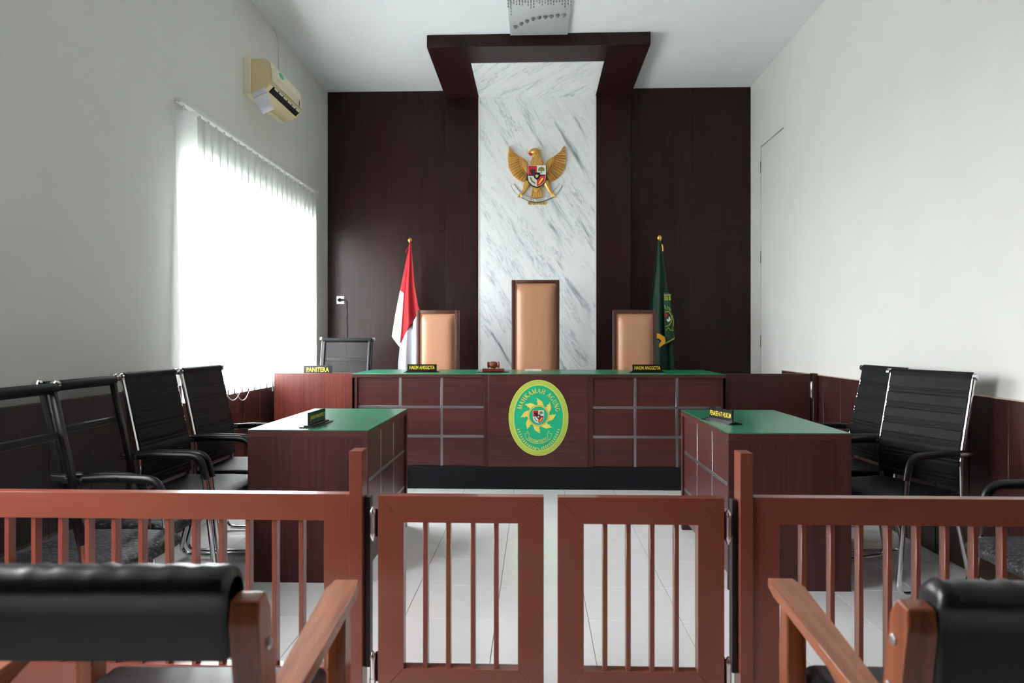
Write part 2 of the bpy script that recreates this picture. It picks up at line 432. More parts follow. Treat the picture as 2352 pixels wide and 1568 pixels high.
front_section(.422, 1.516, [(.790, .811), (1.124, 1.146)])

# oval court emblem on the bench front
OU = .0004905
em = empty('court_emblem', (0.024, BY - .004, .577)); tag(em, 'oval green and yellow court emblem on the bench front', 'emblem')
def E_(layer): return lambda a, b, d: Vector((a * OU, -layer * .0006 - d, b * OU))
def ell(rx, rz, n=72, cx=0, cz=0): return [(cx + rx * math.cos(2 * PI * k / n), cz + rz * math.sin(2 * PI * k / n)) for k in range(n)]
def disc(name, mat, pts, layer):
    bm = nb(); poly(bm, pts, 0, .0005, E_(layer)); return obj(name, bm, mat, em)
disc('backing', 'paleyellow', ell(490, 622), 1)
for i, (r, mt) in enumerate(((480, 'lime'), (468, 'olive'), (465, 'paleyellow'), (458, 'lime'), (450, 'olive'), (447, 'paleyellow'), (440, 'lime'), (431, 'olive'), (428, 'paleyellow'), (421, 'lime'), (412, 'paleyellow'), (401, 'emerald'))):
    disc('ring' if mt != 'emerald' else 'field', mt, ell(r, r + 132), 2 + i)
LY = 15
# serif capitals from strokes
def serif(ch):
    P = []
    def st(x0, y0, x1, y1, w): 
        dx, dy = x1 - x0, y1 - y0; L = math.hypot(dx, dy); nx, ny = -dy / L * w / 2, dx / L * w / 2
        P.append([(x0 + nx, y0 + ny), (x1 + nx, y1 + ny), (x1 - nx, y1 - ny), (x0 - nx, y0 - ny)])
    def sf(x, y, w=.34): P.append([(x - w / 2, y), (x + w / 2, y), (x + w / 2, y + .07), (x - w / 2, y + .07)])
    def arc(cx, cy, rx, ry, a0, a1, w, n=10):
        o = [(cx + (rx + w / 2) * math.cos(math.radians(a0 + (a1 - a0) * k / n)), cy + (ry + .04) * math.sin(math.radians(a0 + (a1 - a0) * k / n))) for k in range(n + 1)]
        i = [(cx + (rx - w / 2) * math.cos(math.radians(a0 + (a1 - a0) * k / n)), cy + (ry - .04) * math.sin(math.radians(a0 + (a1 - a0) * k / n))) for k in range(n + 1)]
        P.append(o + i[::-1])
    if ch == 'M':
        st(.14, 0, .14, 1, .1); st(.9, 0, .9, 1, .2); st(.16, 1, .5, .02, .2); st(.5, .02, .86, 1, .1); sf(.14, 0); sf(.9, 0); sf(.1, .93, .2); sf(.92, .93, .3); w = 1.08
    elif ch == 'A':
        st(.42, 1, .1, 0, .09); st(.42, 1, .74, 0, .2); st(.22, .33, .62, .33, .08); sf(.1, 0, .28); sf(.74, 0, .34); w = .86
    elif ch == 'H':
        st(.17, 0, .17, 1, .2); st(.73, 0, .73, 1, .2); st(.17, .5, .73, .5, .09)
        for x in (.17, .73): sf(x, 0); sf(x, .93)
        w = .9
    elif ch == 'K':
        st(.17, 0, .17, 1, .2); st(.2, .42, .74, 1, .09); st(.36, .58, .8, 0, .2); sf(.17, 0); sf(.17, .93); sf(.72, .93, .26); sf(.8, 0, .3); w = .92
    elif ch == 'G':
        arc(.46, .5, .34, .46, 50, 325, .18); st(.76, .05, .76, .42, .17); sf(.74, .38, .3); w = .92
    elif ch == 'U':
        st(.17, .3, .17, 1, .2); st(.72, .3, .72, 1, .1); arc(.445, .32, .27, .28, 180, 360, .14); sf(.17, .93); sf(.72, .93, .28); w = .88
    else:  # N
        st(.15, 0, .15, 1, .1); st(.76, 0, .76, 1, .1); st(.15, 1, .76, 0, .2); sf(.15, 0, .26); sf(.12, .93, .24); sf(.76, .93, .28); w = .9
    return P, w
def oval_point(t, k):   # point on inner ellipse scaled, t is angle; returns pos and tangent angle
    rx, rz = 292 * k, 405 * k
    return rx * math.cos(t), rz * math.sin(t), math.atan2(rz * math.cos(t), -rx * math.sin(t)) + PI
def arc_text(name, txt, start, H, mat):
    # walk along the ellipse clockwise from angle start
    t = start
    def adv(t, L):
        n = 6
        for _ in range(n):
            t -= (L / n) / math.hypot(292 * math.sin(t), 405 * math.cos(t))
        return t
    for ch in txt:
        if ch == ' ': t = adv(t, H * .45); continue
        P, w = serif(ch); P = [[(x * .86, y) for x, y in pg] for pg in P]; w *= .86; tm = adv(t, w * H / 2); px, pz, an = oval_point(tm, 1)
        bm = nb()
        for pg in P:
            q = []
            for x, y in pg:
                lx, ly = (x - w / 2) * H, y * H
                q.append((px + lx * math.cos(an) - ly * math.sin(an), pz + lx * math.sin(an) + ly * math.cos(an)))
            poly(bm, q, 0, .0004, E_(LY))
        obj(name, bm, mat, em); t = adv(t, (w + .06) * H)
arc_text('letter', 'MAHKAMAH AGUNG', math.radians(161), 76, 'paleyellow')
# sun with eight flames, ring and shield (crest units, centre at 0, 35)
flame = [(-30, 140), (-10, 210), (-35, 235), (-15, 240), (-30, 290), (30, 255), (58, 235), (74, 205), (84, 165), (110, 140)]
for q in range(8):
    a = -q * PI / 4; ca, sa = math.cos(a), math.sin(a)
    bm = nb(); poly(bm, [(x * ca - y * sa, x * sa + y * ca + 35) for x, y in flame], 0, .0005, E_(LY)); obj('flame', bm, 'paleyellow', em)
for i, (r, mt) in enumerate(((172, 'olive'), (166, 'paleyellow'), (152, 'olive'), (148, 'emerald'))):
    disc('sun_ring' if mt != 'emerald' else 'sun_disc', mt, ell(r, r, 48, 0, 35), LY + 1 + i)
def shield(bmf, s, cx, cz, pl):
    """quartered shield; pl(name, mat, pts, layer)"""
    def half(q): return [(cx + x * s, cz + y * s) for x, y in q]
    pl('shield_field', 'pwhite', half([(-90, 105), (90, 105), (90, -10), (80, -55), (45, -90), (0, -108), (-45, -90), (-80, -55), (-90, -10)]), 0)
    pl('shield_quarter', 'pred', half([(-86, 101), (0, 101), (0, 10), (-86, 10)]), 1)
    pl('shield_quarter', 'pred', half([(0, 6), (86, 6), (84, -20), (74, -54), (42, -86), (0, -103)]), 1)
    pl('shield_tree', 'olive', half([(40, 30), (48, 30), (50, 48), (78, 50), (72, 78), (45, 92), (18, 78), (12, 50), (38, 48)]), 2)
    pl('shield_bull', 'pblack', half([(-74, 90), (-66, 66), (-50, 58), (-40, 78), (-30, 58), (-14, 66), (-6, 90), (-14, 48), (-30, 20), (-52, 20), (-66, 48)]), 2)
    pl('shield_band', 'pblack', half([(-86, 12), (86, 12), (86, 2), (-86, 2)]), 2)
    pl('shield_center', 'pblack', half([(-32, 34), (32, 34), (34, 0), (22, -26), (0, -40), (-22, -26), (-34, 0)]), 3)
    star = [(math.sin(k * PI / 5) * (23 if k % 2 == 0 else 10), math.cos(k * PI / 5) * (23 if k % 2 == 0 else 10) - 2) for k in range(10)]
    pl('shield_star', 'paleyellow', half(star), 4)
    pl('shield_rice', 'olive', half([(-72, -14), (-56, -14), (-44, -44), (-16, -66), (-16, -82), (-52, -60)]), 2)
    pl('shield_chain', 'yellow', half([(14, -78), (26, -80), (66, -30), (62, -16), (50, -20)]), 2)
shield(None, 1.0, -2, 22, lambda n, mt, pts, l: disc(n, mt, pts, LY + 6 + l))
# motto ribbon
bm = nb()
def arcband(r0, r1, a0, a1, cx, cz, n=16):
    A = [(cx + r1 * math.cos(math.radians(a0 + (a1 - a0) * k / n)), cz + r1 * math.sin(math.radians(a0 + (a1 - a0) * k / n))) for k in range(n + 1)]
    B = [(cx + r0 * math.cos(math.radians(a0 + (a1 - a0) * k / n)), cz + r0 * math.sin(math.radians(a0 + (a1 - a0) * k / n))) for k in range(n + 1)]
    return A + B[::-1]
poly(bm, arcband(268, 274, 228, 312, -10, -148), 0, .0004, E_(LY)); poly(bm, arcband(214, 219, 228, 312, -10, -148), 0, .0004, E_(LY))
for sx in (-1, 1):
    L = [(-155, -290), (-150, -330), (-190, -355), (-225, -255), (-190, -258), (-172, -212), (-145, -275)]
    for i in range(len(L)):
        x0, y0 = L[i]; x1, y1 = L[(i + 1) % len(L)]
        dx, dy = x1 - x0, y1 - y0; ln = math.hypot(dx, dy); nx, ny = -dy / ln * 2.6, dx / ln * 2.6
        poly(bm, [(-5 + sx * (x0 + nx), y0 + ny), (-5 + sx * (x1 + nx), y1 + ny), (-5 + sx * (x1 - nx), y1 - ny), (-5 + sx * (x0 - nx), y0 - ny)], 0, .0004, E_(LY))
obj('motto_ribbon', bm, 'paleyellow', em)
bm = nb()
for i, ch in enumerate('DHARMAYUKTI'):
    a = math.radians(270 - 33 + 66 * i / 10); px, pz = -10 + 243 * math.cos(a), -148 + 243 * math.sin(a); rot = a - 3 * PI / 2
    def fm(x, y, d, px=px, pz=pz, rot=rot): return E_(LY + 1)(px + x * math.cos(rot) - y * math.sin(rot), pz + x * math.sin(rot) + y * math.cos(rot), 0)
    put_text(bm, ch, 21 if ch != 'I' else 7, 36, fm, .01)
obj('motto_lettering', bm, 'paleyellow', em)
bm = nb()                                     # two garlands of leaf pairs meeting at the bottom
for sx in (-1, 1):
    for i in range(12):
        t = math.radians(270 + sx * (7 + i * 5.6)); px, pz = 350 * math.cos(t), 478 * math.sin(t) - 25
        tang = math.atan2(478 * math.cos(t), -350 * math.sin(t))
        for sd in (-1, 1):
            an = tang + (0 if sx > 0 else PI) + sd * .75
            c, s_ = math.cos(an), math.sin(an)
            poly(bm, [(px + u * c - v * s_, pz + u * s_ + v * c) for u, v in ((0, 0), (16, 9), (34, 0), (16, -9))], 0, .0004, E_(LY))
for sx in (-1, 1): poly(bm, [(-25 + sx * 0, -490), (-20, -482), (-20 + sx * 55, -525), (-20 + sx * 50, -535)], 0, .0004, E_(LY))
obj('garland', bm, 'paleyellow', em)

# ------------------------------------------------------------ side gates beside the bench
def hinge_barrel(parent, x, y, z0, z1, r, mat='stainless'):
    bm = nb(); lathe(bm, [(r * .6, z0 - r * .6), (r, z0), (r, z1), (r * .6, z1 + r * .6)], (x, y, 0), seg=12); return obj('hinge', bm, mat, parent, True)
g = empty('side_gate', (-1.84, 5.56, .2)); tag(g, 'reddish wood low swing gate between the blinds and the judges bench', 'gate')
o = box('gate_panel', 'gateZ', -2.155 + 1.84, -1.497 + 1.84, 0, .03, 0, .729, .002, g, 1)
hinge_barrel(g, -2.164 + 1.84, -.01, .585, .665, .008)
g = empty('side_gate', (1.87, 5.56, .2)); tag(g, 'dark wood low swing gate between the judges bench and the right wall', 'gate')
box('gate_panel', 'wains', 1.522 - 1.87, 2.203 - 1.87, 0, .03, 0, .731, .002, g, 1)
hinge_barrel(g, 2.212 - 1.87, -.01, .545, .665, .01)
box('post', 'wains', 2.221 - 1.87, 2.255 - 1.87, -.02, .05, -.2 + .18, .735, .002, g, 1)

# ------------------------------------------------------------ name plates
def name_plate(txt, loc, rz, w, h, label, base=True, tilt=0, lw=.86, lh=.56):
    t = empty('name_plate', loc, rz); tag(t, label, 'name plate')
    b0 = .012 if base else 0
    bm = nb(); bx(bm, -w / 2, w / 2, -.004, .004, b0, b0 + h, .001, 1); pl = obj('plate', bm, 'sign', t)
    bm = nb(); put_text(bm, txt, w * lw, h * lh, lambda a, b, d: Vector((a, -.0048, b0 + h * .5 + b)), .011); obj('lettering', bm, 'yellow', t)
    if base:
        bm = nb(); bx(bm, -w / 2 - .025, w / 2 + .025, -.04, .04, 0, .006, .001, 1); bx(bm, -w / 2 - .01, w / 2 + .01, -.022, .022, .006, .012, .001, 1); obj('foot', bm, 'sign', t)
    return t
name_plate('HAKIM ANGGOTA', (-.955, 5.72, BZ), 0, .248, .056, 'black name plate reading HAKIM ANGGOTA before the chair by the red and white flag')
name_plate('HAKIM ANGGOTA', (.93, 5.72, BZ), 0, .248, .056, 'black name plate reading HAKIM ANGGOTA before the chair by the green flag')
# clerk's table behind the left gate carries a plate
cl = empty('clerk_table', (-1.815, 5.9, .18)); tag(cl, 'low clerk table hidden behind the reddish gate under the PANITERA plate', 'table')
box('tabletop', 'benchX', -.3, .3, -.28, -.04, .715, .74, .002, cl, 1)
for sx in (-1, 1): box('side_panel', 'deskZ', sx * .28 - .012, sx * .28 + .012, -.25, -.06, 0, .715, .002, cl, 1)
name_plate('PANITERA', (-1.822, 5.66, .92), 0, .243, .068, 'black name plate reading PANITERA above the reddish gate', False, 0, .78, .55)

# ------------------------------------------------------------ front desks
def side_desk(name, x0, x1, y0, y1, face, label):
    """face +1: panelled side looks to +x"""
    t = empty(name, ((x0 + x1) / 2, (y0 + y1) / 2, 0)); tag(t, label, 'desk')
    cx, cy = (x0 + x1) / 2, (y0 + y1) / 2; H = .76; hw, hl = (x1 - x0) / 2, (y1 - y0) / 2
    box('desk_top', 'green', -hw, hw, -hl, hl, H - .005, H, .001, t, 1)
    box('top_board', 'benchY', -hw, hw, -hl, hl, H - .036, H - .005, .001, t, 1)
    box('end_panel', 'deskZ', -hw, hw, -hl, -hl + .02, 0, H - .036, .001, t, 1)
    box('end_panel', 'deskZ', -hw, hw, hl - .035, hl, 0, H - .036, .001, t, 1)
    f = face * hw
    def fb(name, mat, ya, yb, za, zb, d0, d1, bev=.001):
        a, b = sorted((f - face * d0, f - face * d1)); return box(name, mat, a, b, ya, yb, za, zb, bev, t, 1)
    fb('back_board', 'black_gap', -hl + .02, hl - .035, .06, H - .036, .035, .045, 0)
    ya, yb = -hl + .02, hl - .035; za, zb = .06, H - .036
    L = (yb - ya) / 3; ystr = [ya + L, ya + 2 * L]; zstr = [.262, .495]
    yy = [ya, ystr[0] - .008, ystr[0] + .008, ystr[1] - .008, ystr[1] + .008, yb]
    zz = [za, zstr[0] - .009, zstr[0] + .009, zstr[1] - .009, zstr[1] + .009, zb]
    for c in range(3):
        for r in range(3):
            fb('panel', 'benchY', yy[2 * c] + .0008, yy[2 * c + 1] - .0008, zz[2 * r] + .0008, zz[2 * r + 1] - .0008, .014, .035, .0015)
    for q in ystr: fb('steel_strip', 'steel', q - .007, q + .007, za, zb, .0135, .035)
    for q in zstr: fb('steel_strip', 'steel', ya, yb, q - .009, q + .009, .013, .035)
    return t
side_desk('counsel_desk', -1.436, -.83, 3.36, 4.4, 1, 'dark wood desk with green top in front of the blinds')
side_desk('counsel_desk', .93, 1.515, 3.33, 4.4, -1, 'dark wood desk with green top beside the right wall chairs')
name_plate('JAKSA PENUNTUT', (-1.155, 3.57, .76), math.radians(88), .245, .064, 'name plate on the green desk top by the blinds, turned edge-on', True, 0, .86, .4)
name_plate('PENASEHAT HUKUM', (1.01, 3.755, .76), math.radians(-72.8), .225, .062, 'name plate reading PENASEHAT HUKUM on the right green desk top', True, 0, .9, .45)

# ------------------------------------------------------------ gavel and notes
t = empty('gavel', (-.355, 5.76, BZ + .032)); tag(t, 'turned reddish wood gavel lying on its sounding block', 'gavel')
bm = nb(); lathe(bm, [(.02, -.052), (.032, -.05), (.034, -.042), (.03, -.036), (.024, -.034), (.026, -.03), (.034, -.02), (.036, 0), (.034, .02), (.026, .03), (.024, .034), (.03, .036), (.034, .042), (.032, .05), (.02, .052)], (0, 0, .0365 * .82), 'X', 20)
for v in bm.verts: v.co.y *= .82; v.co.z = .0365 * .82 + (v.co.z - .0365 * .82) * .82
obj('head', bm, 'gavel', t, True)
bm = nb(); tube(bm, [(0, .02, .030), (0, .08, .026), (0, .2, .018), (0, .24, .018)], [.009, .008, .011, .006], 10); obj('handle', bm, 'gavel', t, True)
o = empty('sounding_block', (-.355, 5.76, BZ)); tag(o, 'rectangular wooden sounding block under the gavel', 'block')
box('block', 'gavel', -.092, .092, -.05, .05, .006, .032, .004, o)
box('mat', 'sign', -.13, .13, -.07, .07, 0, .006, .001, o)
t = empty('notepad', (-.02, 5.98, BZ)); tag(t, 'small white notepad lying flat on the bench before the tall chair', 'notepad')
box('pages', 'paper', -.07, .07, -.05, .05, .003, .015, .003, t); box('back_cover', 'white', -.072, .072, -.052, .052, 0, .003, .001, t)

# ------------------------------------------------------------ tan judges' chairs
def judge_chair(x, y, w, top, label):
    t = empty('judge_chair', (x, y, .18)); tag(t, label, 'chair', 'high-backed tan chairs behind the bench')
    H = top - .18; hw = w / 2
    for sx in (-1, 1):
        bm = nb(); bx(bm, sx * hw - (.036 if sx > 0 else 0), sx * hw + (0 if sx > 0 else .036), -.02, .03, .05, H, .004); obj('back_stile', bm, 'frame', t, True)
    bm = nb(); bx(bm, -hw + .036, hw - .036, -.02, .03, H - .034, H, .004); obj('back_rail', bm, 'frame', t, True)
    box('back_board', 'frame', -hw + .036, hw - .036, .005, .025, .42, H - .034, 0, t)
    bm = nb(); cw = hw - .045; z0, z1 = .46, H - .042; N, K = 14, 20; rows = []
    for i in range(K + 1):
        v = i / K; r = []
        for j in range(N + 1):
            u = j / N * 2 - 1; ev = 1 - abs(2 * v - 1) ** 14; eu = 1 - abs(u) ** 6
            r.append((u * cw, -.008 - .048 * (max(eu, 0) ** .6) * (max(ev, 0) ** .6), z0 + (z1 - z0) * v))
        rows.append(r)
    grid(bm, rows); obj('back_cushion', bm, 'tanleather', t, True, 80)
    bm = nb(); tube(bm, fillet([(-cw - .004, -.012, z0), (-cw - .004, -.012, z1 + .003), (cw + .004, -.012, z1 + .003), (cw + .004, -.012, z0)], .012), .0045, 6); obj('piping', bm, 'tanleather', t, True)
    bm = nb(); bx(bm, -hw + .01, hw - .01, -.46, -.03, .4, .49, .03, 3); obj('seat', bm, 'tanleather', t, True)
    for sx in (-1, 1):
        box('leg', 'frame', sx * (hw - .03) - .02, sx * (hw - .03) + .02, -.45, -.41, 0, .4, .003, t)
        box('leg', 'frame', sx * (hw - .03) - .02, sx * (hw - .03) + .02, -.016, .025, 0, .06, .003, t)
    return t
judge_chair(-.94, 6.55, .41, 1.487, 'shorter tan leather chair beside the red and white flag')
judge_chair(0, 6.55, .458, 1.775, 'tallest tan leather chair in the centre before the marble')
judge_chair(.945, 6.55, .415, 1.485, 'shorter tan leather chair beside the green flag')

# ------------------------------------------------------------ conference chairs
def conf_chair(kind):
    t = empty('conference_chair')
    hw = .235
    top, joint, low = Vector((0, -.30, 1.03)), Vector((0, -.215, .66)), Vector((0, -.245, .44))
    for sx in (-1, 1):
        x = sx * hw
        bm = nb(); tube(bm, fillet([(x, top.y, top.z), (x, joint.y, joint.z - .02), (x, joint.y + .005, joint.z - .06), (x * .96, low.y + .02, low.z - .04)], .03), .011, 10); obj('back_tube', bm, 'chrome' if kind == 'leather' else 'plastic', t, True)
        bm = nb(); tube(bm, fillet([(x * 1.035, .135, .60), (x * 1.035, .2, .022), (x * 1.035, -.27, .022), (x * 1.0, -.17, .40), (x * .8, -.1, .41)], [.07, .07, .05]), .0125, 10); obj('sled_leg', bm, 'chrome', t, True)
        bm = nb(); pts = fillet([(x * 1.035, -.235, .655), (x * 1.035, -.1, .665), (x * 1.035, .12, .66), (x * 1.035, .145, .55)], [.04, .06]); tube(bm, pts, .0185, 12, .68, up=(1, 0, 0)); obj('armrest', bm, 'plastic', t, True)
        bm = nb(); lathe(bm, [(.006, -.30 + .02), (.012, -.285 + .02), (.016, -.25 + .02), (.016, -.2 + .02)], (x * 1.035, 0, .655), 'Y', 10); obj('arm_bolt', bm, 'chrome', t, True)
        bm = nb(); lathe(bm, [(.010, x - sx * .0), (.019, x + sx * .006), (.019, x + sx * .022), (.012, x + sx * .026)], (0, top.y, top.z), 'X', 14); obj('end_cap', bm, 'chrome', t, True)
        if kind == 'mesh':
            bm = nb(); bx(bm, x - .012, x + .012, -.012, .012, -.5, .0, .004)
            R = Matrix.Rotation(math.atan2(-.085, .37) * -1, 4, 'X')
            for v in bm.verts: v.co = Matrix.Translation((-sx * .02, top.y + .012, top.z - .005)) @ (Matrix.Rotation(math.radians(12.5), 4, 'X') @ v.co)
            obj('side_band', bm, 'plastic', t, True)
    bm = nb(); tube(bm, [(-hw, .2, .03), (-hw * .9, .2, .03)], .006, 6); bm.free()
    # backrest sheet, following the tubes
    W = hw - .006
    def line(s):          # s: distance down from the top
        d = (joint - top); L = d.length; n = Vector((0, .97, .24))
        q = top + d * (s / L) if s < L else joint + Vector((0, .02, -1)).normalized() * (s - L)
        return q, n
    if kind == 'leather':
        ss = []; s = -.0
        grooves = [.095 + .083 * k for k in range(6)]
        K = 130; rows = []
        for i in range(K + 1):
            s = .55 * i / K; q, n = line(s); g = 0
            for gv in grooves:
                for gg in (gv - .009, gv + .009): g += math.exp(-((s - gg) / .0055) ** 2)
            belly = .012 + .02 * max(0, s - .3)
            q = q + n * (belly - .0045 * min(g, 1))
            if s < .02: q = q + n * .008 * (1 - s / .02)
            rows.append([(W * u, q.y, q.z) for u in (-1, -.97, -.5, 0, .5, .97, 1)])
        back = []
        for i in range(14):
            q, n = line(.55 - .55 * i / 13); q = q - n * .012; back.append([(W * u, q.y, q.z) for u in (-1, -.97, -.5, 0, .5, .97, 1)])
        over = [[(W * u, top.y + .02 * math.sin(a), top.z + .02 * math.cos(a)) for u in (-1, -.97, -.5, 0, .5, .97, 1)] for a in [math.radians(d) for d in range(-80, 81, 20)]]
        bm = nb(); allr = back + over + rows; V = grid(bm, allr + [allr[0]])
        bmesh.ops.remove_doubles(bm, verts=bm.verts[:], dist=1e-5)
        bmesh.ops.holes_fill(bm, edges=[e for e in bm.edges if e.is_boundary], sides=0)
        obj('backrest', bm, 'leather', t, True, 60)
    else:
        rows = []
        for i in range(26):
            q, n = line(.55 * i / 25); rows.append([(W * u, q.y + .004 + .012 * (1 - u * u), q.z) for u in (-1, -.5, 0, .5, 1)])
        bm = nb(); grid(bm, rows); obj('mesh_back', bm, 'meshback', t, True, 80)
        bm = nb(); tube(bm, [(-W, top.y + .004, top.z - .012), (W, top.y + .004, top.z - .012)], .028, 14, .8); obj('headroll', bm, 'leather', t, True)
        q, n = line(.20); bm = nb(); tube(bm, [(-W, q.y - .01, q.z), (W, q.y - .01, q.z)], .012, 8, 1.4); obj('crossbar', bm, 'plastic', t, True)
    bm = nb(); N = 12; rows = []
    prof = [(-.235, .425), (-.24, .45), (-.22, .47), (-.1, .472), (.05, .474), (.16, .47), (.205, .455), (.222, .43), (.21, .408), (.1, .405), (-.1, .405), (-.22, .41), (-.235, .425)]
    pr = fillet([(0, a, b) for a, b in prof], .012, 2)
    for u in (-1, -.985, -.93, -.5, 0, .5, .93, .985, 1):
        sh = 1 if abs(u) < .95 else (.9 if abs(u) < .99 else .72)
        rows.append([(u * (hw - .004), q.y, .438 + (q.z - .438) * sh) for q in pr])
    grid(bm, rows); bmesh.ops.holes_fill(bm, edges=[e for e in bm.edges if e.is_boundary], sides=0)
    obj('seat', bm, 'leather' if kind == 'leather' else 'weave', t, True, 60)
    for y in (-.12, .1):
        bm = nb(); tube(bm, [(-hw * 1.04, y, .40), (hw * 1.04, y, .40)], .01, 8); obj('seat_bar', bm, 'chrome', t, True)
    return t
lea = conf_chair('leather'); mes = conf_chair('mesh')
used = {}
def place(proto, x, y, rz, label, group, z=0):
    if proto.name not in used: o = proto; used[proto.name] = 1
    else: o = copy_tree(proto)
    o.location = (x, y, z); o.rotation_euler = (0, 0, rz); tag(o, label, 'chair', group); return o
FX = -PI / 2    # facing +x
place(mes, -1.6, 2.39, FX, 'black mesh-back chair nearest the railing on the left, cut by the frame', 'black chairs along the left wall')
place(mes, -1.70, 2.925, FX, 'black mesh-back chair between the mesh chair at the railing and the leather chairs', 'black chairs along the left wall')
place(lea, -1.70, 3.47, FX, 'black ribbed leather chair left of the one beside the blinds', 'black chairs along the left wall')
place(lea, -1.70, 4.02, FX, 'black ribbed leather chair farthest along the left wall, under the blind edge', 'black chairs along the left wall')
place(lea, 1.775, 3.52, PI / 2 + math.radians(21), 'black ribbed leather chair turned outward in front of the other at the right wall', 'black chairs along the right wall')
place(lea, 1.79, 4.14, PI / 2 + math.radians(3), 'black ribbed leather chair half hidden behind its neighbour at the right wall', 'black chairs along the right wall')
place(mes, 1.84, 2.41, PI / 2, 'black mesh chair at the right frame edge showing armrest and woven seat', 'black chairs along the right wall')
place(mes, -1.777, 6.14 - .04, PI, 'grey mesh office chair on the platform behind the PANITERA plate', None, .18)

# ------------------------------------------------------------ railing and swing gates
RY = 2.05; PX = RY / 1568.0
def ux(u, v=1200, y=RY):
    a = (u - 1176) / 1568.0; c, s = math.cos(YAW), math.sin(YAW)
    return (a * c - s) / (a * s + c) * y
RZ1, RH, RD = .743, .08, .04
BZ1 = .218                                       # top of bottom rail
def mitred(name, x0, x1, z0, z1, parent, kind):
    """one member of a frame with 45 degree ends. kind: top, bottom, left, right"""
    h = .078
    if kind == 'top': pts = [(x0, z1), (x1, z1), (x1 - h, z1 - RH), (x0 + h, z1 - RH)]
    elif kind == 'bottom': pts = [(x0, z0), (x0 + h, z0 + RH), (x1 - h, z0 + RH), (x1, z0)]
    elif kind == 'left': pts = [(x0, z0), (x0, z1), (x0 + h, z1 - RH), (x0 + h, z0 + RH)]
    else: pts = [(x1, z0), (x1 - h, z0 + RH), (x1 - h, z1 - RH), (x1, z1)]
    bm = nb(); poly(bm, pts, RY, RY + RD, lambda a, b, d: Vector((a, d, b)))
    bmesh.ops.bevel(bm, geom=bm.edges[:], offset=.0016, segments=2, affect='EDGES', profile=.5)
    return obj(name, bm, 'enamel', parent, True, 40, True)
bar_me = None
def bars(parent, us, w=.014, d=.03):
    for u in us:
        x = ux(u)
        box('bar', 'enamel', x, x + w, RY + .005, RY + .005 + d, BZ1 - .004, RZ1 - RH + .004, .001, parent, 1)
def spring_hinge(parent, x, z0, z1, sg=1):
    h = empty('spring_hinge'); h.parent = parent
    bm = nb(); lathe(bm, [(.004, z0 - .012), (.008, z0 - .004), (.010, z0), (.010, z0 + .012), (.0085, z0 + .013), (.0085, z1 - .013), (.010, z1 - .012), (.010, z1), (.006, z1 + .006), (.003, z1 + .012)], (x, RY + .012, 0), seg=14); obj('barrel', bm, 'stainless', h, True)
    bm = nb(); lathe(bm, [(.008, z0 - .002), (.008, z1 + .002)], (x + sg * .012, RY + .028, 0), seg=10); obj('barrel', bm, 'darkmetal', h, True)
    bm = nb(); bx(bm, x - (.0095 if sg > 0 else .03), x + (.03 if sg > 0 else .0145), RY + .026, RY + .029, z0 + .008, z1 - .008); obj('plate', bm, 'steel', h)
    return h
def fence(name, label, side):
    t = empty(name); tag(t, label, 'railing')
    if side < 0:
        pa, pb = ux(803), ux(833); fa, fb = XL + .024, pa - .001
        us = [7 + 61.7 * k for k in range(-9, 12)]; us = [1 + 6 + 0 + 61.62 * k for k in range(-10, 12)]
    else:
        pa, pb = ux(1699), ux(1729); fa, fb = pb + .001, XR - .024
        us = [1842.7 + 66 * k for k in range(0, 14)]
    box('post', 'enamel', pa, pb, RY - .006, RY + .058, 0, .875, .0022, t)
    mitred('top_rail', fa, fb, 0, RZ1, t, 'top'); mitred('bottom_rail', fa, fb, BZ1 - RH, RZ1, t, 'bottom')
    mitred('stile', fa, fb, BZ1 - RH, RZ1, t, 'left'); mitred('stile', fa, fb, BZ1 - RH, RZ1, t, 'right')
    us = [u for u in us if fa + .09 < ux(u) < fb - .1]
    bars(t, us)
    mx = (pb + .0005, pb + .018) if side < 0 else (pa - .016, pa - .0005)
    box('mounting_bar', 'darkmetal', mx[0], mx[1], RY + .02, RY + .055, .21, .73, .002, t)
    for x in (fa + .04,): box('leg', 'enamel', x - .02, x + .02, RY, RY + .04, 0, BZ1 - RH, .003, t)
    return t
fence('railing', 'reddish brown metal railing left of the swing gates', -1)
fence('railing', 'dark red brown metal railing right of the swing gates', 1)
def gate(ua, ub, us, hx, label):
    t = empty('swing_gate'); tag(t, label, 'gate')
    a, b = ux(ua), ux(ub)
    mitred('top_rail', a, b, 0, RZ1 - .004, t, 'top'); mitred('bottom_rail', a, b, BZ1 - RH, RZ1 - .004, t, 'bottom')
    mitred('stile', a, b, BZ1 - RH, RZ1 - .004, t, 'left'); mitred('stile', a, b, BZ1 - RH, RZ1 - .004, t, 'right')
    bars(t, us)
    for z0, z1 in ((.612, .692), (.17, .252)): spring_hinge(t, hx, z0, z1, 1 if hx < 0 else -1)
gate(868, 1249, (971, 1023.6, 1080.6, 1134), ux(854), 'left swing gate of the red brown railing')
gate(1281, 1664, (1385, 1438.7, 1493.5, 1549.8), ux(1675), 'right swing gate of the red brown railing')

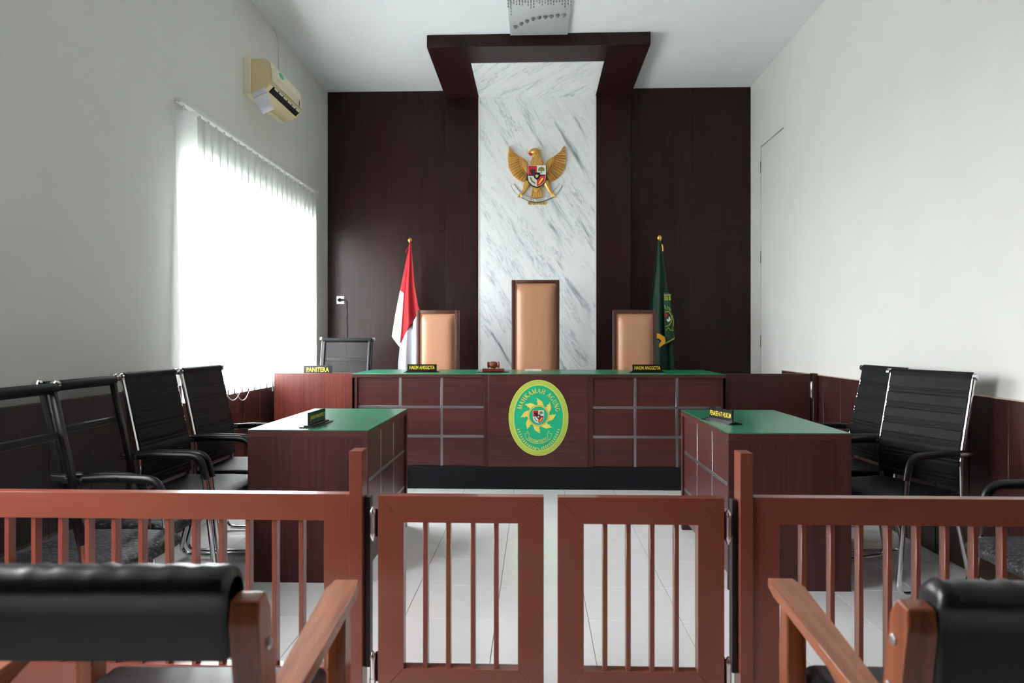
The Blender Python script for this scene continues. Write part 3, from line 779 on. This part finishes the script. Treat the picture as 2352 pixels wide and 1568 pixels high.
# ------------------------------------------------------------ wooden armchairs in the foreground
def armchair(x, y, rz, label, up=0, drop=0):
    t = empty('wooden_armchair', (x, y, 0), rz); tag(t, label, 'armchair', 'wooden armchairs in front of the railing')
    for sx in (-1, 1):
        X = sx * .285
        def side(name, mat, pts, w, xo=0, bev=.006):
            bm = nb(); poly(bm, pts, X + xo - w / 2, X + xo + w / 2, lambda a, b, d: Vector((d, a, b)))
            bmesh.ops.bevel(bm, geom=bm.edges[:], offset=bev, segments=2, affect='EDGES', profile=.5)
            return obj(name, bm, mat, t, True, 40, True)
        p = side('back_post', 'teakZ', [(-.25, 0), (-.20, 0), (-.205, .45), (-.235, .62), (-.262, .79), (-.285, .82), (-.318, .815), (-.318, .78), (-.285, .58), (-.25, .4)], .045)
        for z in (.745, .665):
            bm = nb(); lathe(bm, [(.009, 0), (.009, sx * .004), (.005, sx * .006)], (X + sx * .0215, -.287 + (.79 - z) * .18, z), 'X', 12); obj('bolt', bm, 'steel', p, True)
        side('front_leg', 'teakZ', [(.20, 0), (.245, 0), (.25, .38), (.262, .45), (.25, .49), (.25, .612), (.205, .612), (.205, .47)], .042)
        # armrest board, wider at the hand end
        bm = nb(); poly(bm, [(X - .024 - (0), -.27), (X + .024, -.27), (X + .03, 0), (X + .036, .25), (X + .03, .31), (X - .03, .31), (X - .036, .25), (X - .03, 0)], .612, .636, lambda a, b, d: Vector((a, b, d)))
        for v in bm.verts:
            if v.co.y < -.2: v.co.z -= .045
            elif v.co.y < .05: v.co.z -= .022
        bmesh.ops.bevel(bm, geom=bm.edges[:], offset=.004, segments=2, affect='EDGES', profile=.5)
        obj('armrest', bm, 'teak', t, True, 40, True)
        side('arm_bracket', 'teak', [(-.24, .572), (.02, .592), (.02, .572), (-.08, .555), (-.14, .52), (-.235, .5)], .03)
        side('side_rail', 'teak', [(-.2, .37), (.21, .37), (.21, .31), (-.2, .31)], .025)
    bm = nb(); rows = []
    pr = fillet([(0, -.306, .715), (0, -.318, .80), (0, -.330, .832), (0, -.315, .855), (0, -.285, .858), (0, -.258, .84), (0, -.25, .80), (0, -.228, .72), (0, -.265, .706), (0, -.306, .715)], .015, 3)
    for u in [-1, -.985] + [-.95 + 1.9 * k / 30 for k in range(31)] + [.985, 1]:
        sh = 1 if abs(u) < .96 else (.93 if abs(u) < .99 else .75)
        rows.append([(u * .262, -.28 + (q.y + .28) * sh, .785 + (q.z - .785) * sh + (.0012 * (math.sin(u * 31) + math.sin(u * 53 + 1)) * max(0, (q.z - .8) / .05))) for q in pr])
    grid(bm, rows); bmesh.ops.holes_fill(bm, edges=[e for e in bm.edges if e.is_boundary], sides=0)
    obj('back_pad', bm, 'vinyl', t, True, 50)
    bm = nb(); bx(bm, -.255, .255, -.24, .27, .37, .455, .028, 4); obj('seat_cushion', bm, 'vinyl', t, True, 60)
    for o_ in t.children:
        if o_.name.startswith(('back_pad',)):
            for v in o_.data.vertices: v.co.z += up - (drop if v.co.z < .77 else 0)
        if o_.name.startswith('back_post'):
            for v in o_.data.vertices: v.co.z += up * .6 * max(0, (v.co.z - .5) / .3)
    for y0, y1 in ((.2, .225), (-.235, -.21)): box('cross_rail', 'teakX', -.265, .265, y0, y1, .31, .37, .003, t)
    for z in (.52, .575): box('back_slat', 'teakX', -.265, .265, -.262, -.245, z, z + .035, .003, t)
    return t
armchair(-.728, 1.31, math.radians(1.7), 'wooden armchair with black leather back in the left foreground', .014)
armchair(.872, 1.36, math.radians(-1), 'wooden armchair with black leather back in the right foreground', -.012, .06)

# ------------------------------------------------------------ vertical blinds
bl = empty('vertical_blind', (-2.2, 0, 0)); tag(bl, 'white vertical blinds glowing over the left window', 'blinds')
bm = nb(); bx(bm, -.02, .02, 4.13, 6.79, 2.672, 2.70, .004); obj('headrail', bm, 'white', bl, True)
y = 4.2; idx = 0
while y < 6.76:
    rz = math.radians(4) if idx else math.radians(-68)
    yc = y
    bm = nb(); rows = []
    for i in range(9):
        v = i / 8; z = 2.64 - (2.64 - .812) * v
        tw = rz + (math.radians(random.uniform(-3, 3)) * v if idx else math.radians(20) * v)
        r = []
        for j in range(5):
            u = j / 4 - .5; bow = .006 * (1 - (2 * u) ** 2)
            dy, dx = u * (.1215 if idx else .127), bow
            r.append(((0 if idx else .012 + .045 * v) + dx * math.cos(tw) - dy * math.sin(tw), yc + dx * math.sin(tw) + dy * math.cos(tw), z))
        rows.append(r)
    grid(bm, rows); s = obj('slat', bm, 'blind', bl, True, 80)
    bm = nb(); bx(bm, -.004, .004, yc - .012, yc + .012, 2.636, 2.675, .002, 1); obj('carrier', bm, 'white', bl)
    y += .205 if idx == 0 else .1165
    idx += 1
for a, b, dz in ((4.74, 4.98, .06), (4.9, 5.14, .075), (5.1, 5.2, -.03), (5.62, 5.92, .055)):
    bm = nb(); tube(bm, [(.02, a + (b - a) * k / 12, .83 - dz * 4 * (k / 12) * (1 - k / 12)) for k in range(13)], .0028, 6); obj('bottom_cord', bm, 'white', bl, True)
bm = nb(); tube(bm, [(.025, 5.86, .82), (.028, 5.87, 1.4), (.026, 5.865, 2.68)], .0028, 6); obj('pull_cord', bm, 'white', bl, True)

# ------------------------------------------------------------ air conditioner
ac = empty('air_conditioner', (XL, 5.55, 3.11)); tag(ac, 'yellowed wall air conditioner above the blinds', 'air conditioner')
prof = [(.0, .27), (.14, .27), (.178, .25), (.195, .16), (.192, .075), (.15, .03), (.08, .0), (0, .0)]
bm = nb(); poly(bm, prof, -.345, .345, lambda a, b, d: Vector((a + .012, d, b))); bmesh.ops.bevel(bm, geom=bm.edges[:], offset=.006, segments=2, affect='EDGES'); obj('housing', bm, 'cream', ac, True)
box('wall_plate', 'cream2', 0, .05, -.365, .36, -.006, .275, .004, ac)
fp = [(.150, .266), (.186, .246), (.203, .162), (.201, .1), (.196, .1), (.198, .16), (.182, .242), (.148, .262)]
bm = nb(); poly(bm, fp, -.335, .335, lambda a, b, d: Vector((a + .012, d, b))); obj('front_panel', bm, 'cream2', ac)
bm = nb(); poly(bm, [(.197, .066), (.158, .0285), (.150, .034), (.19, .072)], -.28, .30, lambda a, b, d: Vector((a + .014, d, b))); obj('air_outlet', bm, 'pblack', ac)
for k in range(6): 
    bm = nb(); poly(bm, [(.201, .066), (.195, .054), (.19, .058), (.196, .07)], -.27 + k * .096, -.2 + k * .096, lambda a, b, d: Vector((a + .012, d, b))); obj('louver', bm, 'cream2', ac)
bm = nb(); poly(bm, ell(.045, .022, 20), 0, .004, lambda a, b, d: Vector((.2225 + d - .2 * b, -.12 + a + .2 * b, .215 - .3 * a * 0 + b))); st = obj('sticker', bm, M['emerald'], ac)
st.location = (-.018, 0, 0)
bm = nb(); poly(bm, ell(.01, .028, 16), 0, .003, lambda a, b, d: Vector((.2125 + d, .27 + a, .13 + b))); obj('display_window', bm, 'pblack', ac)
pp = empty('paper_note', (-2.07, 5.165, 2.95)); tag(pp, 'white paper note hanging from the air conditioner', 'paper')
def sheet(u, v):     # u across, v down: from the corner under the unit
    return (-.112 + .113 * u + .089 * v - .02 * u * v, -.012 * math.sin(2.5 * u) + .006 * v, .143 + .044 * u - .163 * v - .004 * u * v)
bm = nb(); grid(bm, [[sheet(u / 4, v / 4) for u in range(5)] for v in range(5)]); o = obj('sheet', bm, 'paper', pp, True); solidify(o, .001)
bm = nb(); grid(bm, [[Vector(sheet(u / 4, v)) + Vector((0, -.002, 0)) for u in range(5)] for v in (.22, .245)]); obj('printed_line', bm, 'steel', pp)
bm = nb(); tube(bm, [(XL + .006, 5.9, 3.38), (XL + .006, 5.9, 3.75), (XL + .006, 5.88, 3.82), (XL + .006, 5.8, ZC)], .005, 6)
tag(obj('air_conditioner_cable', bm, 'wall', None, True), 'thin white cable running up from the air conditioner to the ceiling', 'cable')

# ------------------------------------------------------------ wall socket
so = empty('wall_socket', (-2.108, YB - .03, 1.63)); tag(so, 'white wall socket with black plug on the dark panelling', 'socket')
box('face_plate', 'white', -.042, .042, -.012, 0, -.042, .042, .003, so)
bm = nb(); lathe(bm, [(.028, 0), (.028, -.004)], (0, -.011, 0), 'Y', 18); obj('socket_ring', bm, 'white', so, True)
bm = nb(); lathe(bm, [(.004, -.025), (.012, -.02), (.022, 0), (.012, .018), (.01, .045)], (0, -.03, .0), 'X', 12); obj('plug', bm, 'plastic', so, True)
bm = nb(); tube(bm, fillet([(.04, -.03, 0), (.066, -.02, -.002), (.07, -.012, -.08), (.067, -.01, -.13), (.076, -.01, -.14), (.066, -.01, -.22), (.078, -.01, -.33), (.06, -.01, -.5), (.07, -.01, -.7)], .02), .004, 6); obj('cord', bm, 'plastic', so, True)

# ------------------------------------------------------------ flags
def lerp_path(P, t):
    L = [0]
    for i in range(1, len(P)): L.append(L[-1] + math.hypot(P[i][0] - P[i - 1][0], P[i][1] - P[i - 1][1]))
    s = t * L[-1]
    for i in range(1, len(P)):
        if s <= L[i] + 1e-9:
            q = (s - L[i - 1]) / max(L[i] - L[i - 1], 1e-9)
            return (P[i - 1][0] + (P[i][0] - P[i - 1][0]) * q, P[i - 1][1] + (P[i][1] - P[i - 1][1]) * q)
    return P[-1]
def flag_piece(name, mat, parent, Lp, Rp, conv, yoff, folds, amp, K=26, N=18, ph=0):
    rows = []
    for i in range(K + 1):
        t = i / K; a, b = lerp_path(Lp, t), lerp_path(Rp, t); r = []
        for j in range(N + 1):
            u = j / N; x, z = conv(a[0] + (b[0] - a[0]) * u, a[1] + (b[1] - a[1]) * u)
            w = abs(b[0] - a[0]) / 200
            r.append((x, yoff + amp * min(1, w) * math.sin(2 * PI * folds * u + ph) - .03 * min(1, w) * math.sin(PI * u), z))
        rows.append(r)
    bm = nb(); grid(bm, rows); o = obj(name, bm, mat, parent, True, 80); solidify(o, .003); return o
def flag_stand(t, tip):
    bm = nb(); lathe(bm, [(.016, tip), (.016, .05 + .02)], (0, 0, 0), seg=12); obj('pole', bm, 'frame', t, True)
    bm = nb(); lathe(bm, [(.008, tip), (.014, tip + .01), (.024, tip + .028), (.026, tip + .042), (.018, tip + .06), (.004, tip + .068)], seg=14); obj('finial', bm, 'brass', t, True)
    bm = nb(); lathe(bm, [(.16, 0), (.16, .02), (.05, .045), (.022, .08)], seg=24); obj('base', bm, 'darkmetal', t, True)
k7 = 7.0 / 1568.0
def conv1(cx, cy):   # left flag: crop units to local x, world z
    u = 880 + cx / 4.9; v = 540 + cy / 4.9
    a = (u - 1176) / 1568.0; c, s = math.cos(YAW), math.sin(YAW)
    return (a * c - s) / (a * s + c) * 7.0 + 1.292, 1.215 - (v - 777) * k7 * 1.005 - .18
fl = empty('flag', (-1.292, 7.0, .18)); tag(fl, 'red and white flag hanging on a pole left of the marble', 'flag')
flag_stand(fl, 2.19 - .18)
flag_piece('red_fold', 'red', fl, [(303, 78), (250, 330), (192, 618)], [(314, 78), (300, 330), (246, 660)], conv1, .0, .6, .015)
flag_piece('white_fold', 'whitecloth', fl, [(192, 618), (140, 880), (98, 1140)], [(246, 660), (225, 900), (188, 1262)], conv1, .0, .6, .015)
flag_piece('red_cloth', 'red', fl, [(303, 76), (268, 400), (240, 655), (200, 1215)], [(320, 76), (362, 560), (405, 810), (428, 850)], conv1, -.03, 1.6, .022)
flag_piece('white_cloth', 'whitecloth', fl, [(200, 1215), (178, 1420), (165, 1760)], [(428, 850), (436, 1300), (440, 1760)], conv1, -.03, 2.2, .022, 30, 24)
bm = nb(); tube(bm, [(-.004, -.02, 2.16 - .18), (-.03, -.03, 2.13 - .18), (-.045, -.02, 2.10 - .18)], .004, 6); obj('tie', bm, 'red', fl, True)
def conv2(cx, cy):
    u = 1470 + cx / 4.48; v = 530 + cy / 4.48
    a = (u - 1176) / 1568.0; c, s = math.cos(YAW), math.sin(YAW)
    return (a * c - s) / (a * s + c) * 7.0 - 1.262, 1.215 - (v - 777) * k7 - .18
fg = empty('flag', (1.262, 7.0, .18)); tag(fg, 'dark green court flag hanging on a pole right of the marble', 'flag')
flag_stand(fg, 2.2 - .18)
flag_piece('green_cloth', 'greencloth', fg, [(182, 112), (150, 400), (95, 800), (60, 1650)], [(212, 112), (262, 450), (300, 800), (375, 1650)], conv2, -.01, 1.7, .03, 30, 26)
flag_piece('paler_fold', 'greencloth2', fg, [(232, 640), (240, 900), (246, 1170)], [(292, 640), (325, 900), (345, 1110)], conv2, -.05, .5, .008, 20, 10)  # fold in a paler green than the main cloth
flag_piece('yellow_band', 'dimyellow', fg, [(246, 1150), (246, 1172)], [(345, 1095), (345, 1112)], conv2, -.056, .5, .008, 2, 10)
bm = nb()
for a, b, c, d in ((230, 296, 662, 674), (234, 244, 676, 725), (252, 264, 678, 722), (276, 294, 678, 722)):
    q = [conv2(a, c), conv2(b, c), conv2(b + 6, d), conv2(a + 2, d)]; poly(bm, q, -.092, -.089, lambda x, z, d_: Vector((x, d_, z)))
obj('printed_letters', bm, 'dimyellow', fg)
bm = nb()
def cpath(pts, r=.0045): tube(bm, [Vector((conv2(*q)[0], -.092, conv2(*q)[1])) for q in pts], r, 6)
cpath([(240, 840), (268, 834), (295, 855), (308, 895), (302, 945), (280, 975), (248, 985)], .006)
cpath([(236, 770), (245, 805), (268, 815), (262, 780), (285, 800), (292, 832)])
cpath([(250, 1028), (272, 1000), (296, 1022), (322, 1030), (316, 1000)]); cpath([(312, 870), (326, 930), (322, 990)])
obj('printed_wreath', bm, 'dimyellow', fg, True)
for mt, P in (('pred', [(238, 850), (262, 856), (268, 880), (244, 900)]), ('pwhite', [(268, 880), (288, 890), (296, 920), (276, 942), (256, 925)]), ('pblack', [(262, 880), (276, 880), (272, 915), (258, 905)])):
    bm = nb(); poly(bm, [conv2(*q) for q in P], -.097 if mt != 'pblack' else -.099, -.090, lambda x, z, d_: Vector((x, d_, z))); obj('printed_shield', bm, mt, fg)
bm = nb(); poly(bm, [conv2(*q) for q in ((130, 1058), (185, 1058), (238, 1090), (250, 1128), (242, 1158), (185, 1200), (183, 1165), (208, 1130), (180, 1105), (130, 1105))], -.075, -.070, lambda x, z, d_: Vector((x, d_, z))); obj('yellow_knot', bm, 'flagyellow', fg)
bm = nb(); tube(bm, [(.02, -.02, 2.17 - .18), (.028, -.025, 2.14 - .18), (.03, -.02, 2.10 - .18)], .007, 6); obj('tassel', bm, 'brass', fg, True)

# ------------------------------------------------------------ eagle emblem on the marble
ga = empty('eagle_emblem', (.014, PY - .012, 2.913)); tag(ga, 'gilded eagle emblem with quartered shield on the marble panel', 'emblem')
GS = 1 / 1902.0
def G(depth=0): return lambda a, b, d: Vector(((a - 910) * GS, -depth - d, (840 - b) * GS))
def gp(name, mat, pts, d0, d1, bev=0):
    bm = nb(); poly(bm, pts, d0, d1, G())
    if bev: bmesh.ops.bevel(bm, geom=bm.edges[:], offset=bev, segments=2, affect='EDGES', profile=.5)
    return obj(name, bm, mat, ga, bool(bev))
def mir(P, m): return [(1820 - a, b) for a, b in P] if m else P
for m_ in (0, 1):
    gp('wing', 'gold', mir([(350, 225), (325, 450), (345, 650), (430, 800), (530, 890), (630, 937), (735, 905), (760, 620), (720, 530), (640, 460), (560, 425), (440, 345)], m_), .002, .012, .003)
    inner = [(430, 330), (520, 400), (570, 440), (578, 490), (583, 540), (592, 590), (606, 640), (625, 690), (650, 735), (680, 775), (710, 805)]
    outer = [(352, 228), (336, 330), (326, 420), (325, 500), (334, 580), (350, 655), (385, 735), (430, 800), (490, 860), (560, 905), (640, 935)]
    nF = 15
    for i in range(nF):
        t = i / (nF - 1); a = lerp_path(inner, t); b = lerp_path(outer, t)
        dx, dy = b[0] - a[0], b[1] - a[1]; ln = math.hypot(dx, dy); nx, ny = -dy / ln, dx / ln
        w0, w1 = 5, 12.5
        bm = nb(); P = mir([(a[0] + nx * w0, a[1] + ny * w0), (b[0] + nx * w1 - dx * .06, b[1] + ny * w1 - dy * .06), (b[0], b[1]), (b[0] - nx * w1 - dx * .06, b[1] - ny * w1 - dy * .06), (a[0] - nx * w0, a[1] - ny * w0)], m_)
        poly(bm, P, .008, .036 - .005 * (i % 2), G()); bmesh.ops.bevel(bm, geom=bm.edges[:], offset=.0026, segments=2, affect='EDGES')
        obj('feather', bm, 'gold', ga, True)
    bm = nb()
    arcp = [(572, 440), (575, 500), (585, 570), (605, 645), (640, 715), (700, 785)]
    for k_ in range(20):
        q = lerp_path(arcp, k_ / 19); q = mir([q], m_)[0]; bmesh.ops.create_icosphere(bm, subdivisions=1, radius=.0075, matrix=Matrix.Translation(G()(q[0], q[1], .03)))
    obj('wing_beading', bm, 'gold', ga, True)
    gp('wing_covert', 'gold', mir([(610, 480), (650, 490), (700, 560), (728, 640), (728, 780), (690, 740), (645, 670), (618, 590), (606, 530)], m_), .018, .036, .006)
    bm = nb(); L = mir([(735, 940), (700, 1010), (665, 1090), (640, 1150), (590, 1195)], m_)
    tube(bm, [G()(x, y, .022) for x, y in L], [.034, .032, .019, .014, .013], 12); obj('leg', bm, 'gold', ga, True)
    for dx in (-42, -10, 24):
        bm = nb(); F = mir([(590, 1180), (585 + dx * .6, 1215), (575 + dx, 1250)], m_); tube(bm, [G()(x, y, .034) for x, y in F], [.011, .011, .005], 8); obj('claw', bm, 'gold', ga, True)
    gp('ribbon_end_rim', 'steel', mir([(383, 1000), (436, 1022), (455, 962), (528, 1070), (612, 1136), (548, 1206), (460, 1126)], m_), .003, .0075)
    gp('ribbon_end', 'pwhite', mir([(395, 1000), (440, 1010), (455, 975), (520, 1080), (600, 1140), (545, 1195), (470, 1120)], m_), .008, .013, .001)
gp('tail', 'gold', [(825, 1040), (990, 1040), (1035, 1230), (960, 1260), (870, 1260), (785, 1235)], .006, .024, .005)
for k_ in range(5):
    x0, x1 = 840 + k_ * 32, 800 + k_ * 52; gp('tail_feather', 'gold', [(x0 - 12, 1050), (x0 + 12, 1050), (x1 + 22, 1235), (x1, 1245), (x1 - 22, 1235)], .022, .032 - .004 * (k_ % 2), .002)
gp('belly', 'gold', [(825, 1030), (980, 1030), (960, 1110), (900, 1170), (850, 1120)], .02, .040, .008)
bm = nb(); tube(bm, [G()(*q, .03) for q in ((905, 800), (908, 640), (912, 520), (905, 420), (880, 350), (870, 330))], [.06, .066, .062, .042, .046, .03], 16, .55, up=(0, 1, 0)); obj('body', bm, 'gold', ga, True)
bm = nb(); bmesh.ops.create_uvsphere(bm, u_segments=16, v_segments=10, radius=1, matrix=Matrix.Translation(G()(872, 335, .038)) @ Matrix.Diagonal((.05, .034, .036, 1))); obj('head', bm, 'gold', ga, True)
gp('crest', 'gold', [(900, 300), (960, 300), (1010, 300), (985, 350), (920, 375)], .022, .042, .005)
gp('beak', 'gold', [(800, 300), (840, 320), (830, 365), (770, 362), (735, 385), (742, 345)], .024, .052, .005)
gp('tongue', 'pred', [(745, 372), (825, 368), (815, 412), (770, 420)], .03, .046, .003)
for iy in range(5):
    for ix in range(4):
        x = 835 + ix * 48 + (24 if iy % 2 else 0); y = 470 + iy * 34
        gp('breast_feather', 'gold', [(x - 20, y), (x + 20, y), (x + 16, y + 24), (x, y + 38), (x - 16, y + 24)], .058, .066, .002)
def gsh(n, mt, pts, l): gp(n, mt, [(910 + a, 840 - b) for a, b in pts], .066 + .0012 * l, .067 + .0012 * l + (.004 if l == 0 else 0) * 0)
gp('shield_rim', 'pblack', [(910 + a * 1.06, 840 - b * 1.06) for a, b in [(x * 2.0, (y * 2.0) + 0) for x, y in [(-90, 98), (90, 98), (90, -10), (80, -55), (45, -90), (0, -108), (-45, -90), (-80, -55), (-90, -10)]]], .045, .0655, .002)
shield(None, 2.0, 0, 0, gsh)
gp('ribbon_rim', 'pblack', [(592 + 636 * k_ / 14, 1188 + 90 * math.sin(PI * k_ / 14)) for k_ in range(15)] + [(1243 - 666 * k_ / 14, 1243 + 105 * math.sin(PI * (14 - k_) / 14)) for k_ in range(15)], .02, .0275)
gp('ribbon', 'pwhite', [(600 + 620 * k_ / 14, 1195 + 90 * math.sin(PI * k_ / 14)) for k_ in range(15)] + [(1235 - 650 * k_ / 14, 1235 + 105 * math.sin(PI * (14 - k_) / 14)) for k_ in range(15)], .028, .033)
bm = nb()
txt = 'BHINNEKA TUNGGAL IKA'
for i, ch in enumerate(txt):
    if ch == ' ': continue
    t = (i + 1.4) / (len(txt) + 1.8); x = 612 + 600 * t; y = 1222 + 92 * math.sin(PI * t); rot = -math.atan(92 * PI / 600 * math.cos(PI * t))
    def fm(a, b, d, x=x, y=y, rot=rot): return G()(x + a * math.cos(rot) + b * math.sin(rot) * -1 * -1, y - (b * math.cos(rot)) - a * math.sin(rot), .0338)
    put_text(bm, ch, 22 if ch != 'I' else 7, 40, fm, .015)
obj('ribbon_lettering', bm, 'pblack', ga)
for k_ in range(9):
    x = 735 + k_ * 42; gp('base_ornament', 'gold', [(x, 1325), (x + 30, 1325), (x + 32, 1370), (x + 16, 1395), (x - 2, 1370)], .002, .014, .002)

# ------------------------------------------------------------ crystal ceiling lamp
lamp = empty('crystal_ceiling_lamp', (.03, 5.4, ZC)); tag(lamp, 'square mirror ceiling lamp with hanging glass strands', 'ceiling lamp')
bm = nb(); bx(bm, -.25, .25, -.55, .54, -.03, 0, .004); obj('mirror_plate', bm, 'mirror', lamp, True)
for i in range(9):
    t = i / 8; x = -.2 + .4 * t; y = .36 - .12 * t - .25 * max(0, t - .7) + .1 * math.sin(PI * t) * -1
    bm = nb(); lathe(bm, [(.016, -.03), (.018, -.038), (.012, -.042), (.009, -.05), (.003, -.053)], (x, y, 0), seg=12); obj('lamp_holder', bm, 'grout', lamp, True)
strand_me = {}
for i in range(23):
    for j in range(3):
        x = -.235 + .47 * i / 22; y = -.28 - j * .11 + .03 * math.sin(i * 1.7)
        L = random.choice((.12, .14, .15)) + (.03 if i < 2 else 0)
        if L not in strand_me:
            bm = nb()
            zz = -.03
            prof_ = [(.002, zz)]
            while zz > -.03 - L: prof_ += [(.002, zz - .004), (.0065, zz - .012), (.002, zz - .02)]; zz -= .022
            lathe(bm, prof_, seg=6); o = obj('glass_strand', bm, 'crystal', lamp); strand_me[L] = o.data
        else:
            o = bpy.data.objects.new('glass_strand', strand_me[L]); COL.objects.link(o); o.parent = lamp
        o.location = (x, y, 0)
